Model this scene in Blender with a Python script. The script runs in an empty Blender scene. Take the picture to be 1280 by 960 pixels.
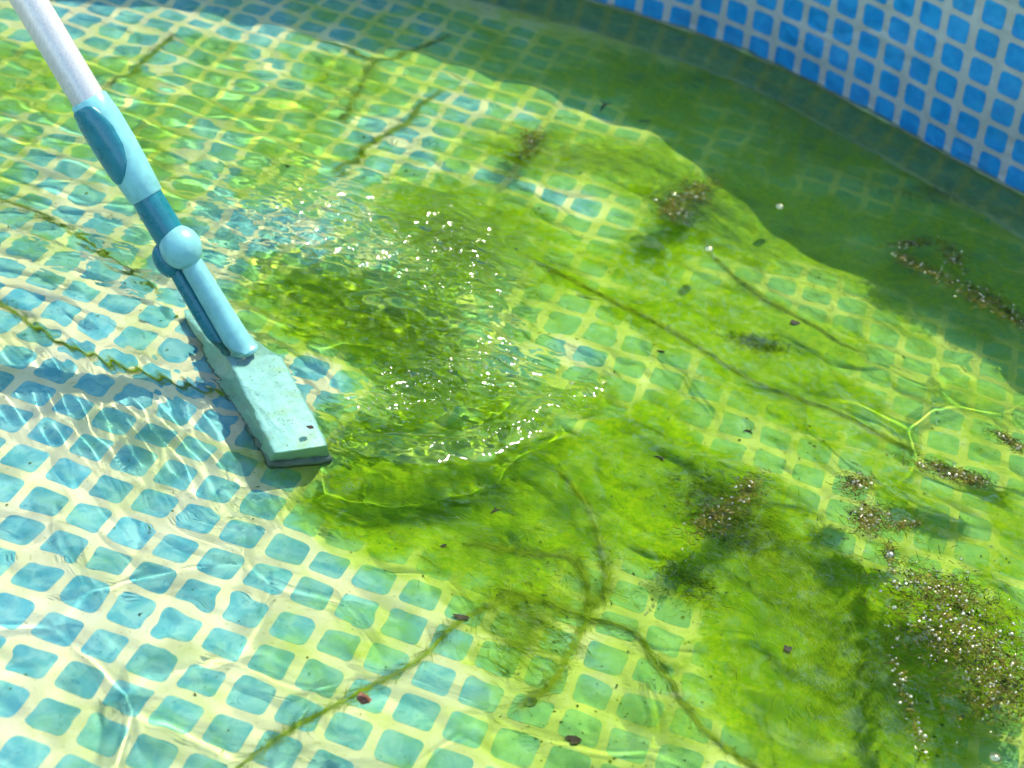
import bpy, bmesh, math, random
import numpy as np
from mathutils import Vector, Matrix

# ------------------------------------------------------------------ camera
rng = np.random.default_rng(11)
random.seed(11)
scene = bpy.context.scene
C = scene.collection
PITCH = 0.04            # printed mosaic pitch in metres
DEPTH = 0.07            # water depth
CAM = np.array([0.45533, -1.02082, 0.90410])
TILT, YAW, ROLL, FOC = 0.62189, 1.74880, 0.20426, 1.62521


def cam_axes():
    f = np.array([math.cos(TILT) * math.cos(YAW), math.cos(TILT) * math.sin(YAW), -math.sin(TILT)])
    r = np.cross(f, [0, 0, 1]); r /= np.linalg.norm(r)
    u = np.cross(r, f)
    c, s = math.cos(ROLL), math.sin(ROLL)
    return f, r * c + u * s, u * c - r * s


FWD, RGT, UPV = cam_axes()
cam_data = bpy.data.cameras.new('camera')
cam = bpy.data.objects.new('camera', cam_data)
C.objects.link(cam)
m = Matrix.Identity(4)
for i in range(3):
    m[i][0], m[i][1], m[i][2], m[i][3] = RGT[i], UPV[i], -FWD[i], CAM[i]
cam.matrix_world = m
cam_data.sensor_width = 36
cam_data.lens = 36 * FOC
cam_data.clip_start = 0.02
cam_data.clip_end = 500
cam_data.dof.use_dof = True
cam_data.dof.focus_distance = 1.45
cam_data.dof.aperture_fstop = 6.3
scene.camera = cam

# ------------------------------------------------------------------ light
SUN_AZ = (0.29, 0.957)      # horizontal direction towards the sun
SUN_EL = math.radians(56)
world = bpy.data.worlds.new('World')
scene.world = world
world.use_nodes = True
wn = world.node_tree
sky = wn.nodes.new('ShaderNodeTexSky')
sky.sky_type = 'NISHITA'
sky.sun_disc = False
sky.dust_density = 0.2
sky.sun_elevation = SUN_EL
sky.sun_rotation = math.atan2(SUN_AZ[0], SUN_AZ[1])
wn.links.new(sky.outputs[0], wn.nodes['Background'].inputs[0])
wn.nodes['Background'].inputs[1].default_value = 0.15
sun_data = bpy.data.lights.new('sun', 'SUN')
sun_data.energy = 2.0
sun_data.angle = math.radians(0.55)
sun_data.color = (1.0, 0.93, 0.78)
sun_data.cycles.is_caustics_light = True
sun = bpy.data.objects.new('sun', sun_data)
C.objects.link(sun)
SUN_DIR = Vector((SUN_AZ[0] * math.cos(SUN_EL), SUN_AZ[1] * math.cos(SUN_EL), math.sin(SUN_EL))).normalized()
sun.rotation_euler = SUN_DIR.to_track_quat('Z', 'Y').to_euler()

scene.view_settings.view_transform = 'Standard'
scene.view_settings.look = 'None'
scene.view_settings.gamma = 1
scene.view_settings.exposure = 2.2
scene.render.engine = 'CYCLES'
cy = scene.cycles
cy.use_denoising = True
cy.adaptive_threshold = 0.04
cy.max_bounces = 6
cy.diffuse_bounces = 2
cy.transmission_bounces = 6
cy.transparent_max_bounces = 24
cy.sample_clamp_indirect = 5
cy.caustics_refractive = True
cy.caustics_reflective = True


# ------------------------------------------------------------------ measured points
def pix_ray(x, y):
    d = FWD * FOC + (x - 640) / 1280 * RGT - (y - 480) / 1280 * UPV
    return d / np.linalg.norm(d)


def under(x, y, z=-DEPTH):
    """point at height z under the calm water seen in direction (x, y)"""
    d = pix_ray(x, y)
    t = -CAM[2] / d[2]
    w = CAM[:2] + d[:2] * t
    h = d[:2] / 1.333
    k = -z / math.sqrt(1 - h @ h)
    return np.array([w[0] + h[0] * k, w[1] + h[1] * k, z])


def above(x, y, z=0.0):
    d = pix_ray(x, y)
    return CAM + d * ((z - CAM[2]) / d[2])


# ------------------------------------------------------------------ helpers
def tag(o, label=None, cat=None, group=None, kind=None):
    if label: o['label'] = label
    if cat: o['category'] = cat
    if group: o['group'] = group
    if kind: o['kind'] = kind
    return o


def link_mesh(name, me, mat=None, parent=None, wet=True, smooth=True):
    if mat and not me.materials:
        me.materials.append(mat)
    o = bpy.data.objects.new(name, me)
    C.objects.link(o)
    if parent:
        o.parent = parent
    if wet:
        o.cycles.is_caustics_receiver = True
    if smooth and len(me.polygons):
        me.polygons.foreach_set('use_smooth', np.ones(len(me.polygons), dtype=bool))
    return o


def np_mesh(name, verts, faces):
    """faces: (n,3) or (n,4) int array"""
    verts = np.asarray(verts, dtype=np.float32)
    faces = np.asarray(faces, dtype=np.int32)
    me = bpy.data.meshes.new(name)
    k = faces.shape[1]
    me.vertices.add(len(verts)); me.vertices.foreach_set('co', verts.ravel())
    me.loops.add(faces.size); me.loops.foreach_set('vertex_index', faces.ravel())
    me.polygons.add(len(faces))
    me.polygons.foreach_set('loop_start', np.arange(0, faces.size, k, dtype=np.int32))
    me.update(calc_edges=True)
    me.validate()
    return me


def mat_new(name):
    mt = bpy.data.materials.new(name)
    mt.use_nodes = True
    nt = mt.node_tree
    nt.nodes.clear()
    return mt, nt, nt.nodes.new('ShaderNodeOutputMaterial')


class NG:
    """tiny node helper"""
    def __init__(s, nt): s.nt = nt
    def n(s, t, **kw):
        nd = s.nt.nodes.new(t)
        for k, v in kw.items(): setattr(nd, k, v)
        return nd
    def set(s, sock, v):
        if isinstance(v, bpy.types.NodeSocket): s.nt.links.new(v, sock)
        else: sock.default_value = v
    def math(s, op, a, b=0.0, c=None, clamp=False):
        nd = s.n('ShaderNodeMath', operation=op, use_clamp=clamp)
        s.set(nd.inputs[0], a); s.set(nd.inputs[1], b)
        if c is not None: s.set(nd.inputs[2], c)
        return nd.outputs[0]
    def vmath(s, op, a, b):
        nd = s.n('ShaderNodeVectorMath', operation=op)
        s.set(nd.inputs[0], a); s.set(nd.inputs[1], b)
        return nd.outputs[0]
    def noise(s, vec, scale, detail=3, rough=0.5, dist=0.0, col=False):
        nd = s.n('ShaderNodeTexNoise')
        if vec is not None: s.nt.links.new(vec, nd.inputs['Vector'])
        nd.inputs['Scale'].default_value = scale; nd.inputs['Detail'].default_value = detail
        nd.inputs['Roughness'].default_value = rough; nd.inputs['Distortion'].default_value = dist
        return nd.outputs['Color' if col else 'Fac']
    def ramp(s, v, a, b, lo=0.0, hi=1.0, smooth=True):
        nd = s.n('ShaderNodeMapRange')
        if smooth: nd.interpolation_type = 'SMOOTHSTEP'
        s.set(nd.inputs[0], v)
        for i, q in enumerate((a, b, lo, hi)): nd.inputs[1 + i].default_value = q
        return nd.outputs[0]
    def mix(s, f, a, b, mode='MIX'):
        nd = s.n('ShaderNodeMix', data_type='RGBA', blend_type=mode)
        s.set(nd.inputs[0], f)
        for k, v in ((6, a), (7, b)):
            if isinstance(v, tuple): v = (*v, 1) if len(v) == 3 else v
            s.set(nd.inputs[k], v)
        return nd.outputs[2]
    def pos(s): return s.n('ShaderNodeNewGeometry').outputs['Position']


def principled(g, out, color, rough=0.5, spec=0.5, metal=0.0, normal=None, **kw):
    b = g.n('ShaderNodeBsdfPrincipled')
    if isinstance(color, tuple): color = (*color, 1) if len(color) == 3 else color
    g.set(b.inputs['Base Color'], color)
    g.set(b.inputs['Roughness'], rough)
    b.inputs['Specular IOR Level'].default_value = spec
    b.inputs['Metallic'].default_value = metal
    if normal is not None: g.nt.links.new(normal, b.inputs['Normal'])
    for k, v in kw.items(): g.set(b.inputs[k.replace('_', ' ')], v)
    g.nt.links.new(b.outputs[0], out.inputs[0])
    return b


def bump(g, h, strength=0.3, dist=0.002):
    nd = g.n('ShaderNodeBump')
    nd.inputs['Strength'].default_value = strength; nd.inputs['Distance'].default_value = dist
    g.nt.links.new(h, nd.inputs['Height'])
    return nd.outputs[0]


# ------------------------------------------------------------------ algae film (where the sediment lies on the liner)
# measured on the floor: x, y in the picture, half sizes, tilt, weight
BLOBS = [
    (600, 625, 215, 105, 22, 1.5), (520, 585, 120, 60, 15, .6), (700, 640, 120, 60, 30, .5), (655, 725, 70, 60, 40, .55), (640, 800, 45, 55, 0, .45),
    (880, 625, 140, 60, 48, 1.0), (955, 690, 150, 70, 42, .9), (1040, 800, 130, 100, 60, 1.3), (1090, 920, 150, 90, 20, 1.2),
    (1185, 780, 150, 70, 35, .85), (460, 405, 140, 55, 18, 1.4), (565, 300, 125, 65, 20, .8), (520, 255, 90, 35, 8, .6),
    (705, 195, 130, 34, 4, .8), (870, 395, 250, 55, 26, .95), (855, 260, 100, 75, 10, .95), (1000, 300, 180, 60, 22, .6),
    (1000, 165, 200, 85, 28, .8), (1190, 340, 150, 70, 30, .7), (862, 728, 80, 45, 45, .8), (800, 575, 110, 50, 30, .5), (640, 60, 260, 80, 8, .33), (170, 140, 300, 120, 5, .14),
    (20, 90, 150, 50, 0, .22), (1160, 470, 190, 110, 20, .22), (1000, 560, 240, 70, 20, .38), (760, 520, 120, 50, 20, .45),
    (980, 440, 130, 60, 25, .45), (640, 370, 90, 60, 20, .4), (1240, 640, 120, 90, 20, .35), (880, 850, 120, 90, 30, .28),
    (330, 190, 160, 50, -15, .18), (800, 90, 160, 60, 10, .35), (430, 100, 150, 30, -12, .25), (560, 480, 120, 50, 20, .55), (250, 150, 420, 160, 0, .16), (250, 330, 260, 90, 15, .10),
]


def film_density(g, p):
    """sum of soft drifts, frayed by noise -> 0..1"""
    w1 = g.noise(p, 9.0, 3, .55, col=True)
    w2 = g.noise(p, 42.0, 3, .6, col=True)
    off = g.vmath('ADD', g.vmath('MULTIPLY', g.vmath('SUBTRACT', w1, (.5, .5, .5)), (.10, .10, 0)),
                  g.vmath('MULTIPLY', g.vmath('SUBTRACT', w2, (.5, .5, .5)), (.035, .035, 0)))
    q = g.vmath('MULTIPLY', g.vmath('ADD', p, off), (1, 1, 0))
    total = None
    for (x, y, a, b, t, wgt) in BLOBS:
        c = under(x, y)
        t = math.radians(t)
        u = under(x + a * .6 * math.cos(t), y + a * .6 * math.sin(t)) - c
        v = under(x - b * .6 * math.sin(t), y + b * .6 * math.cos(t)) - c
        la, lb = np.hypot(*u[:2]) / .6 * 1.6, np.hypot(*v[:2]) / .6 * 1.6
        mp = g.n('ShaderNodeMapping', vector_type='TEXTURE')
        g.nt.links.new(q, mp.inputs[0])
        mp.inputs['Location'].default_value = (c[0], c[1], 0)
        mp.inputs['Rotation'].default_value = (0, 0, math.atan2(u[1], u[0]))
        mp.inputs['Scale'].default_value = (la, lb, 1)
        gr = g.n('ShaderNodeTexGradient', gradient_type='SPHERICAL')
        g.nt.links.new(mp.outputs[0], gr.inputs[0])
        s = g.math('MULTIPLY', g.ramp(gr.outputs['Fac'], 0, 1.0), wgt)
        total = s if total is None else g.math('ADD', total, s)
    n1 = g.noise(p, 26.0, 5, .62)
    n2 = g.noise(p, 130.0, 3, .6)
    n3 = g.noise(p, 11.0, 4, .6, .4)
    k = g.math('ADD', g.ramp(n1, .30, .70, .72, 1.25, False), g.ramp(n2, .3, .7, -.10, .10, False))
    k = g.math('MULTIPLY', k, g.ramp(n3, .3, .7, .5, 1.42, False))
    d = g.math('MULTIPLY', total, k)
    # threads drawn out by the current
    mpw = g.n('ShaderNodeMapping'); g.nt.links.new(p, mpw.inputs[0])
    mpw.inputs['Rotation'].default_value = (0, 0, math.radians(38)); mpw.inputs['Scale'].default_value = (.55, 1.5, 1)
    rd = g.noise(mpw.outputs[0], 20.0, 4, .62, 1.0)
    rd = g.math('SUBTRACT', 1.0, g.math('ABSOLUTE', g.math('MULTIPLY', g.math('SUBTRACT', rd, .5), 5.0)))
    rd = g.math('MULTIPLY', g.ramp(rd, .35, 1.0), g.ramp(n3, .38, .62))
    d = g.math('ADD', d, g.math('MULTIPLY', rd, g.math('ADD', .05, g.math('MULTIPLY', total, .6), clamp=True)))
    # a faint film everywhere, more of it to the right of the pool
    sx = g.n('ShaderNodeSeparateXYZ'); g.nt.links.new(p, sx.inputs[0])
    base = g.math('ADD', g.ramp(sx.outputs[0], -.10, .50, .02, .26), g.math('MULTIPLY', g.ramp(n3, .42, .75, 0, .26), g.ramp(sx.outputs[0], -.2, .35, .45, 1.0)))
    return g.math('ADD', d, base), n1, n2


def film_over(g, base, p):
    d, n1, n2 = film_density(g, p)
    tint = g.mix(1.0, base, (.82, .94, .36), 'MULTIPLY')
    milky = g.mix(.36, tint, (.25, .43, .025))
    c1 = g.mix(g.ramp(d, .0, .40, 0, 1, False), base, milky)
    n4 = g.noise(p, 380.0, 3, .6)
    green = g.mix(g.ramp(g.math('ADD', g.math('MULTIPLY', n2, .55), g.math('MULTIPLY', n4, .45)), .38, .62), (.11, .25, .002), (.205, .325, .003))
    dark = g.mix(g.ramp(n1, .35, .7), (.07, .165, .003), green)
    thick = g.mix(g.ramp(d, 1.1, 2.0), green, dark)
    return g.mix(g.ramp(d, .14, 1.15, 0, .97), c1, thick), d


def liner_mat(name, tile):
    mt, nt, out = mat_new(name)
    g = NG(nt)
    p = g.pos()
    if tile:
        oi = g.n('ShaderNodeObjectInfo')
        n1 = g.noise(p, 55, 4, .55, .6)
        n2 = g.noise(p, 160, 4, .6, 1.2)
        base = g.mix(g.ramp(n1, .35, .65), (.080, .30, .365), (.19, .42, .43))
        base = g.mix(g.ramp(n2, .60, .68, 0, .45), base, (.012, .13, .24))
        hsv = g.n('ShaderNodeHueSaturation')
        g.nt.links.new(base, hsv.inputs['Color'])
        g.set(hsv.inputs['Value'], g.ramp(oi.outputs['Random'], 0, 1, .88, 1.1, False))
        base = hsv.outputs[0]
    else:
        n1 = g.noise(p, 300, 2, .5)
        n2 = g.noise(p, 40, 3, .5)
        base = g.mix(g.ramp(n2, .3, .7), (.54, .50, .32), (.62, .58, .40))
        base = g.mix(g.ramp(n1, .62, .70, 0, .5), base, (.36, .30, .12))
    col, d = film_over(g, base, p)
    principled(g, out, col, .7, .0)
    return mt


def wall_mat(name, tile):
    """the side of the liner: clean above the water, filmed over below it"""
    mt, nt, out = mat_new(name)
    g = NG(nt)
    p = g.pos()
    sx = g.n('ShaderNodeSeparateXYZ'); g.nt.links.new(p, sx.inputs[0])
    n = g.noise(p, 60, 4, .55, .5)
    if tile:
        base = g.mix(g.ramp(n, .35, .65), (.002, .18, .40), (.008, .245, .47))
    else:
        base = g.mix(g.ramp(n, .3, .7), (.31, .32, .28), (.37, .375, .32))
    hh = g.math('ADD', sx.outputs[2], g.ramp(g.noise(p, 22, 3), .3, .7, -.003, .003, False))
    film = g.ramp(hh, -.003, .003, .80, 0)
    line = g.math('MULTIPLY', g.ramp(g.math('ABSOLUTE', g.math('SUBTRACT', hh, .002)), .001, .004, 1, 0), .75)
    grn = g.mix(g.ramp(n, .35, .65), (.16, .29, .012), (.25, .38, .02))
    col = g.mix(film, base, grn)
    col = g.mix(line, col, (.07, .09, .02))
    crease = g.math('ADD', g.math('MULTIPLY', g.noise(p, 7, 3, .5, .6), 1.0), g.math('MULTIPLY', g.noise(p, 900, 2), .02))
    col = g.mix(g.ramp(g.noise(p, 16, 4, .65), .35, .75, 0, .10), col, (.22, .33, .30))
    principled(g, out, col, g.ramp(n, .3, .7, .28, .42, False), .5, normal=bump(g, crease, .8, .03))
    return mt


M_LINER = liner_mat('liner ground', False)
M_TILE = liner_mat('liner printed blue', True)
M_WALL = wall_mat('wall liner ground', False)
M_WTILE = wall_mat('wall liner blue', True)

# ------------------------------------------------------------------ pool outline at the water line
CTRL = [(0.175, 1.132), (0.33, 1.098), (0.46, 1.040), (0.585, 0.972), (0.72, 0.900), (0.92, 0.76), (1.10, 0.54), (1.18, 0.25),
        (1.15, -0.10), (1.00, -0.42), (0.74, -0.66), (0.38, -0.77), (0.0, -0.76), (-0.36, -0.62), (-0.66, -0.36),
        (-0.86, -0.02), (-0.93, 0.34), (-0.86, 0.66), (-0.66, 0.90), (-0.38, 1.055), (-0.10, 1.125)]


def closed_spline(pts, n):
    pts = np.array(pts, float); k = len(pts); out = []
    for i in range(k):
        p0, p1, p2, p3 = (pts[(i + j - 1) % k] for j in range(4))
        for t in np.arange(n) / n:
            out.append(.5 * (2 * p1 + (p2 - p0) * t + (2 * p0 - 5 * p1 + 4 * p2 - p3) * t * t + (3 * p1 - p0 - 3 * p2 + p3) * t ** 3))
    return np.array(out)


raw = closed_spline(CTRL, 60)
seg = np.r_[0, np.cumsum(np.hypot(*(np.roll(raw, -1, 0) - raw).T))]
PERIM = seg[-1]
NT = int(round(PERIM / PITCH))             # wall tiles round the pool
NS = NT * 4
s = np.arange(NS) * PERIM / NS
LOOP = np.c_[np.interp(s, seg, np.r_[raw[:, 0], raw[0, 0]]), np.interp(s, seg, np.r_[raw[:, 1], raw[0, 1]])]
tan = np.roll(LOOP, -1, 0) - np.roll(LOOP, 1, 0)
tan /= np.hypot(*tan.T)[:, None]
NRM = np.c_[-tan[:, 1], tan[:, 0]]          # the loop runs clockwise: left is outward
if ((NRM * (LOOP - LOOP.mean(0))).sum(1)).mean() < 0:
    NRM = -NRM
LEAN = math.radians(14)
WALL_H = 0.268
RC = 0.012                                  # fillet between wall and floor


def wall_prof(z):                           # outward offset of the wall at height z
    return -math.tan(LEAN) * z if z > 0 else .45 * z


_s = np.arange(NS) / NS * PERIM
RISE = .016 + .011 * np.sin(_s * 2 * math.pi * 17 / PERIM + 1.0) + .007 * np.sin(_s * 2 * math.pi * 37 / PERIM) + .005 * np.sin(_s * 2 * math.pi * 71 / PERIM + 2)    # the soft rim rises and sags
_t = np.clip((.52 - LOOP[:, 0]) / .27, 0, 1)
RISE = RISE - .055 * _t * _t * (3 - 2 * _t)                     # and hangs lower along the far side


def build_wall():
    zs = [-DEPTH + .0] + list(np.linspace(-DEPTH + .004, WALL_H, 30))
    offs = [wall_prof(-DEPTH) - .004] + [wall_prof(z) for z in zs[1:]]
    prof = list(zip(offs, zs))
    # turned over the rim and down the outside
    prof += [(wall_prof(WALL_H) + .012, WALL_H + .004), (wall_prof(WALL_H) + .022, WALL_H - .004)]
    prof += [(wall_prof(z) + .022, z) for z in np.linspace(WALL_H - .03, -DEPTH - .004, 8)]
    K = len(prof)
    v = np.zeros((K, NS, 3))
    for k, (o, z) in enumerate(prof):
        lift = RISE * max(0, z / WALL_H) ** 2
        v[k, :, :2] = LOOP + NRM * (o - math.tan(LEAN) * lift)[:, None]
        v[k, :, 2] = z + lift
    i = np.arange(NS); j = (i + 1) % NS
    f = np.concatenate([np.c_[k * NS + i, (k + 1) * NS + i, (k + 1) * NS + j, k * NS + j] for k in range(K - 1)])
    return np_mesh('pool_wall', v.reshape(-1, 3), f)


pool_wall = tag(link_mesh('pool_wall', build_wall(), M_WALL), 'curved blue and grey mosaic print pool wall rising out of the water', 'pool wall')


# floor of the pool: one sheet inside the outline
def build_floor():
    bm = bmesh.new()
    ring = [bm.verts.new((*(LOOP[i] + NRM[i] * (wall_prof(-DEPTH) - .001)), -DEPTH)) for i in range(0, NS, 2)]
    bm.faces.new(ring)
    bmesh.ops.triangulate(bm, faces=bm.faces[:])
    bmesh.ops.recalc_face_normals(bm, faces=bm.faces[:])
    if sum(f.normal.z for f in bm.faces) < 0:
        bmesh.ops.reverse_faces(bm, faces=bm.faces[:])
    me = bpy.data.meshes.new('pool_floor'); bm.to_mesh(me); bm.free()
    return me


pool_floor = tag(link_mesh('pool_floor', build_floor(), M_LINER, smooth=False), kind='structure')


def tile_mesh(w, h, r, th=.0001):
    ring = []
    for (cx, cy, a0) in ((w / 2 - r, h / 2 - r, 0), (-w / 2 + r, h / 2 - r, 90), (-w / 2 + r, -h / 2 + r, 180), (w / 2 - r, -h / 2 + r, 270)):
        for a in (0, 30, 60, 90):
            a = math.radians(a0 + a); ring.append((cx + r * math.cos(a), cy + r * math.sin(a)))
    n = len(ring)
    v = [(x, y, th) for x, y in ring] + [(x * 1.008, y * 1.008, 0) for x, y in ring]
    return v, n


def tile_data(name, w, h, r, mat):
    v, n = tile_mesh(w, h, r)
    me = bpy.data.meshes.new(name)
    me.from_pydata(v, [], [list(range(n))] + [[n + i, n + (i + 1) % n, (i + 1) % n, i] for i in range(n)])
    me.materials.append(mat)
    return me


def inside(pts, grow=0.0):
    """signed test against the outline (convex enough): nearest loop point and its normal"""
    pts = np.atleast_2d(pts); res = np.zeros(len(pts))
    for a in range(0, len(pts), 4000):
        d = pts[a:a + 4000, None, :] - LOOP[None, ::4, :]
        k = (d ** 2).sum(2).argmin(1)
        res[a:a + 4000] = (d[np.arange(len(k)), k] * NRM[::4][k]).sum(1)
    return res < grow


def to_pix(P):
    v = np.atleast_2d(P) - CAM
    z = v @ FWD
    return 640 + 1280 * FOC * (v @ RGT) / z, 480 - 1280 * FOC * (v @ UPV) / z, z


# tiles printed on the floor, welded a hair proud of the sheet
TS = PITCH * .775
floor_me = tile_data('tile', TS, TS * .97, .0052, M_TILE)
ii, jj = np.meshgrid(np.arange(-26, 32), np.arange(-22, 34))
tc = np.c_[ii.ravel(), jj.ravel()] * PITCH
tc = tc[inside(tc, -.024 + wall_prof(-DEPTH))]
ax, ay, az = to_pix(np.c_[tc, np.full(len(tc), -DEPTH * .75)])
seen = (ax > -40) & (ax < 1320) & (ay > -40) & (ay < 1000)
order = np.lexsort((az, ~seen))
tc = tc[order]; seen = seen[order]
n_obj = min(300, int(seen.sum()))


def join_tiles(mats):
    v0, n = tile_mesh(TS, TS * .97, .0052)
    v0 = np.array(v0)
    vs = np.concatenate([v0 @ np.array(mm[0]).T + mm[1] for mm in mats])
    me = bpy.data.meshes.new('tile_field')
    faces = []
    for k in range(len(mats)):
        o = k * 2 * n
        faces.append([o + q for q in range(n)])
        faces += [[o + n + q, o + n + (q + 1) % n, o + (q + 1) % n, o + q] for q in range(n)]
    me.from_pydata(vs.tolist(), [], faces)
    return me


for x, y in tc[:n_obj]:
    o = bpy.data.objects.new('tile', floor_me)
    C.objects.link(o); o.parent = pool_floor
    o.location = (x, y, -DEPTH + .00012)
    o.rotation_euler.z = random.gauss(0, .006)
    o.cycles.is_caustics_receiver = True
I3 = np.eye(3)
tf = link_mesh('tile_field', join_tiles([(I3, np.array([x, y, -DEPTH + .00012])) for x, y in tc[n_obj:]]), M_TILE, pool_floor, smooth=False)
tf['kind'] = 'stuff'

# tiles on the wall, in rows parallel to the rim
wall_me = tile_data('tile', PITCH * .735, PITCH * .79, .0055, M_WTILE)
ROWS = [-.0575, -.019] + [.0168 + k * PITCH for k in range(8)]
cand = []
for k in range(NT):
    i = (k * 4 + 2) % NS
    for zc in ROWS:
        z = zc * (math.cos(LEAN) if zc > 0 else math.cos(math.atan(.45)))
        if z > WALL_H + RISE[i] * (z / WALL_H) ** 2 - .014 or z < -DEPTH + .012: continue
        P = np.array([*(LOOP[i] + NRM[i] * wall_prof(z)), z])
        X = np.array([*tan[i], 0]); Z = -np.array([*NRM[i], 0]) * math.cos(LEAN) - np.array([0, 0, math.sin(LEAN)])
        # up along the wall
        ln = LEAN if z > 0 else -math.atan(.45)
        U = np.array([*(NRM[i] * -math.sin(ln)), math.cos(ln)])
        N = np.cross(X, U)
        if N[:2] @ NRM[i] > 0: X = -X; N = -N
        cand.append((P + N * .0003, np.c_[X, U, N]))
px, py, pz = to_pix(np.array([c[0] for c in cand]))
vis = (px > -20) & (px < 1300) & (py > -30) & (py < 300) & (pz > 0)
rest = []
for q, (P, Rm) in enumerate(cand):
    if vis[q]:
        o = bpy.data.objects.new('tile', wall_me)
        C.objects.link(o); o.parent = pool_wall
        mw = Matrix.Identity(4)
        for a in range(3):
            for b in range(3): mw[a][b] = Rm[a][b]
            mw[a][3] = P[a]
        o.matrix_world = mw
        o.cycles.is_caustics_receiver = True
    else:
        rest.append((Rm, P))
wf = link_mesh('tile_field', join_tiles(rest), M_WTILE, pool_wall, smooth=False)
wf['kind'] = 'stuff'

# ------------------------------------------------------------------ water
def sstep(a, b, x):
    t = np.clip((x - a) / (b - a), 0, 1); return t * t * (3 - 2 * t)


def sines(X, Y, n, lmin, lmax, slope, seed, dirc=None, spread=math.pi):
    r = np.random.default_rng(seed); h = np.zeros_like(X)
    for _ in range(n):
        lam = math.exp(r.uniform(math.log(lmin), math.log(lmax)))
        th = r.uniform(0, 2 * math.pi) if dirc is None else dirc + r.normal(0, spread)
        k = 2 * math.pi / lam
        h += math.sqrt(2 / n) * slope / k * np.sin(k * (X * math.cos(th) + Y * math.sin(th)) + r.uniform(0, 6.28))
    return h


def ell(X, Y, x, y, a, b, t):
    c = above(x, y); t = math.radians(t)
    u = above(x + a * math.cos(t), y + a * math.sin(t)) - c
    v = above(x - b * math.sin(t), y + b * math.cos(t)) - c
    A = np.linalg.inv(np.c_[u[:2], v[:2]])
    dx, dy = X - c[0], Y - c[1]
    return np.sqrt((A[0, 0] * dx + A[0, 1] * dy) ** 2 + (A[1, 0] * dx + A[1, 1] * dy) ** 2)


def voronoi_ridge(X, Y, cell, width, seed):
    """narrow crests along the borders of random cells"""
    r = np.random.default_rng(seed)
    gx = np.arange(-1.2, 1.4, cell); gy = np.arange(-1.0, 1.4, cell)
    P = np.array([(x, y) for x in gx for y in gy]) + r.uniform(-.46, .46, (len(gx) * len(gy), 2)) * cell
    Xw = X + .008 * np.sin(Y * 31 + 1) + .005 * np.sin(X * 47 + Y * 19)
    Yw = Y + .008 * np.sin(X * 29 + 2) + .005 * np.sin(Y * 43 - X * 23)
    i0 = np.floor((Xw + 1.2) / cell + .5).astype(int); j0 = np.floor((Yw + 1.0) / cell + .5).astype(int)
    ny = len(gy)
    f1 = np.full(X.shape, 9.); f2 = np.full(X.shape, 9.)
    for di in (-2, -1, 0, 1, 2):
        for dj in (-2, -1, 0, 1, 2):
            k = np.clip(i0 + di, 0, len(gx) - 1) * ny + np.clip(j0 + dj, 0, ny - 1)
            d = np.hypot(Xw - P[k, 0], Yw - P[k, 1])
            nf2 = np.where(d < f1, f1, np.minimum(f2, np.where(d > f1, d, 9.)))
            f1, f2 = np.minimum(f1, d), nf2
    e = (f2 - f1) / 2
    return np.exp(-(e / width) ** 2)


def dist_poly(X, Y, pts):
    """distance to a polyline given by points on the water, and the position along it"""
    best = np.full(X.shape, 9.); par = np.zeros(X.shape)
    for k in range(len(pts) - 1):
        a, b = np.array(pts[k][:2]), np.array(pts[k + 1][:2]); ab = b - a
        t = np.clip(((X - a[0]) * ab[0] + (Y - a[1]) * ab[1]) / (ab @ ab), 0, 1)
        d = np.hypot(X - a[0] - t * ab[0], Y - a[1] - t * ab[1])
        m_ = d < best
        best = np.where(m_, d, best); par = np.where(m_, (k + t) / (len(pts) - 1), par)
    return best, par


def gauss_ell(X, Y, *a):
    return np.exp(-ell(X, Y, *a) ** 2 * 1.6)


def smooth_pts(pts, n=8):
    pts = [np.array(p, float) for p in pts]
    ext = [2 * pts[0] - pts[1]] + pts + [2 * pts[-1] - pts[-2]]
    out = []
    for i in range(1, len(ext) - 2):
        p0, p1, p2, p3 = ext[i - 1:i + 3]
        for t in np.arange(n) / n:
            out.append(.5 * (2 * p1 + (p2 - p0) * t + (2 * p0 - 5 * p1 + 4 * p2 - p3) * t * t + (3 * p1 - p0 - 3 * p2 + p3) * t ** 3))
    out.append(pts[-1])
    return out


CREST = smooth_pts([above(*p) for p in [(430, 545), (500, 560), (580, 556), (640, 538), (690, 508), (745, 478)]], 5)
CREST2 = smooth_pts([above(*p) for p in [(425, 385), (470, 372), (530, 385), (585, 410), (640, 425)]], 5)
CREST3 = smooth_pts([above(*p) for p in [(455, 505), (520, 470), (590, 458), (650, 470)]], 5)
HEAD_W = [above(300, 450), above(352, 520)]


def chop_mask(X, Y):
    return np.clip(gauss_ell(X, Y, 420, 275, 170, 70, 15) + gauss_ell(X, Y, 570, 330, 105, 90, 30) + gauss_ell(X, Y, 570, 470, 125, 45, -12), 0, 1)


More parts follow.
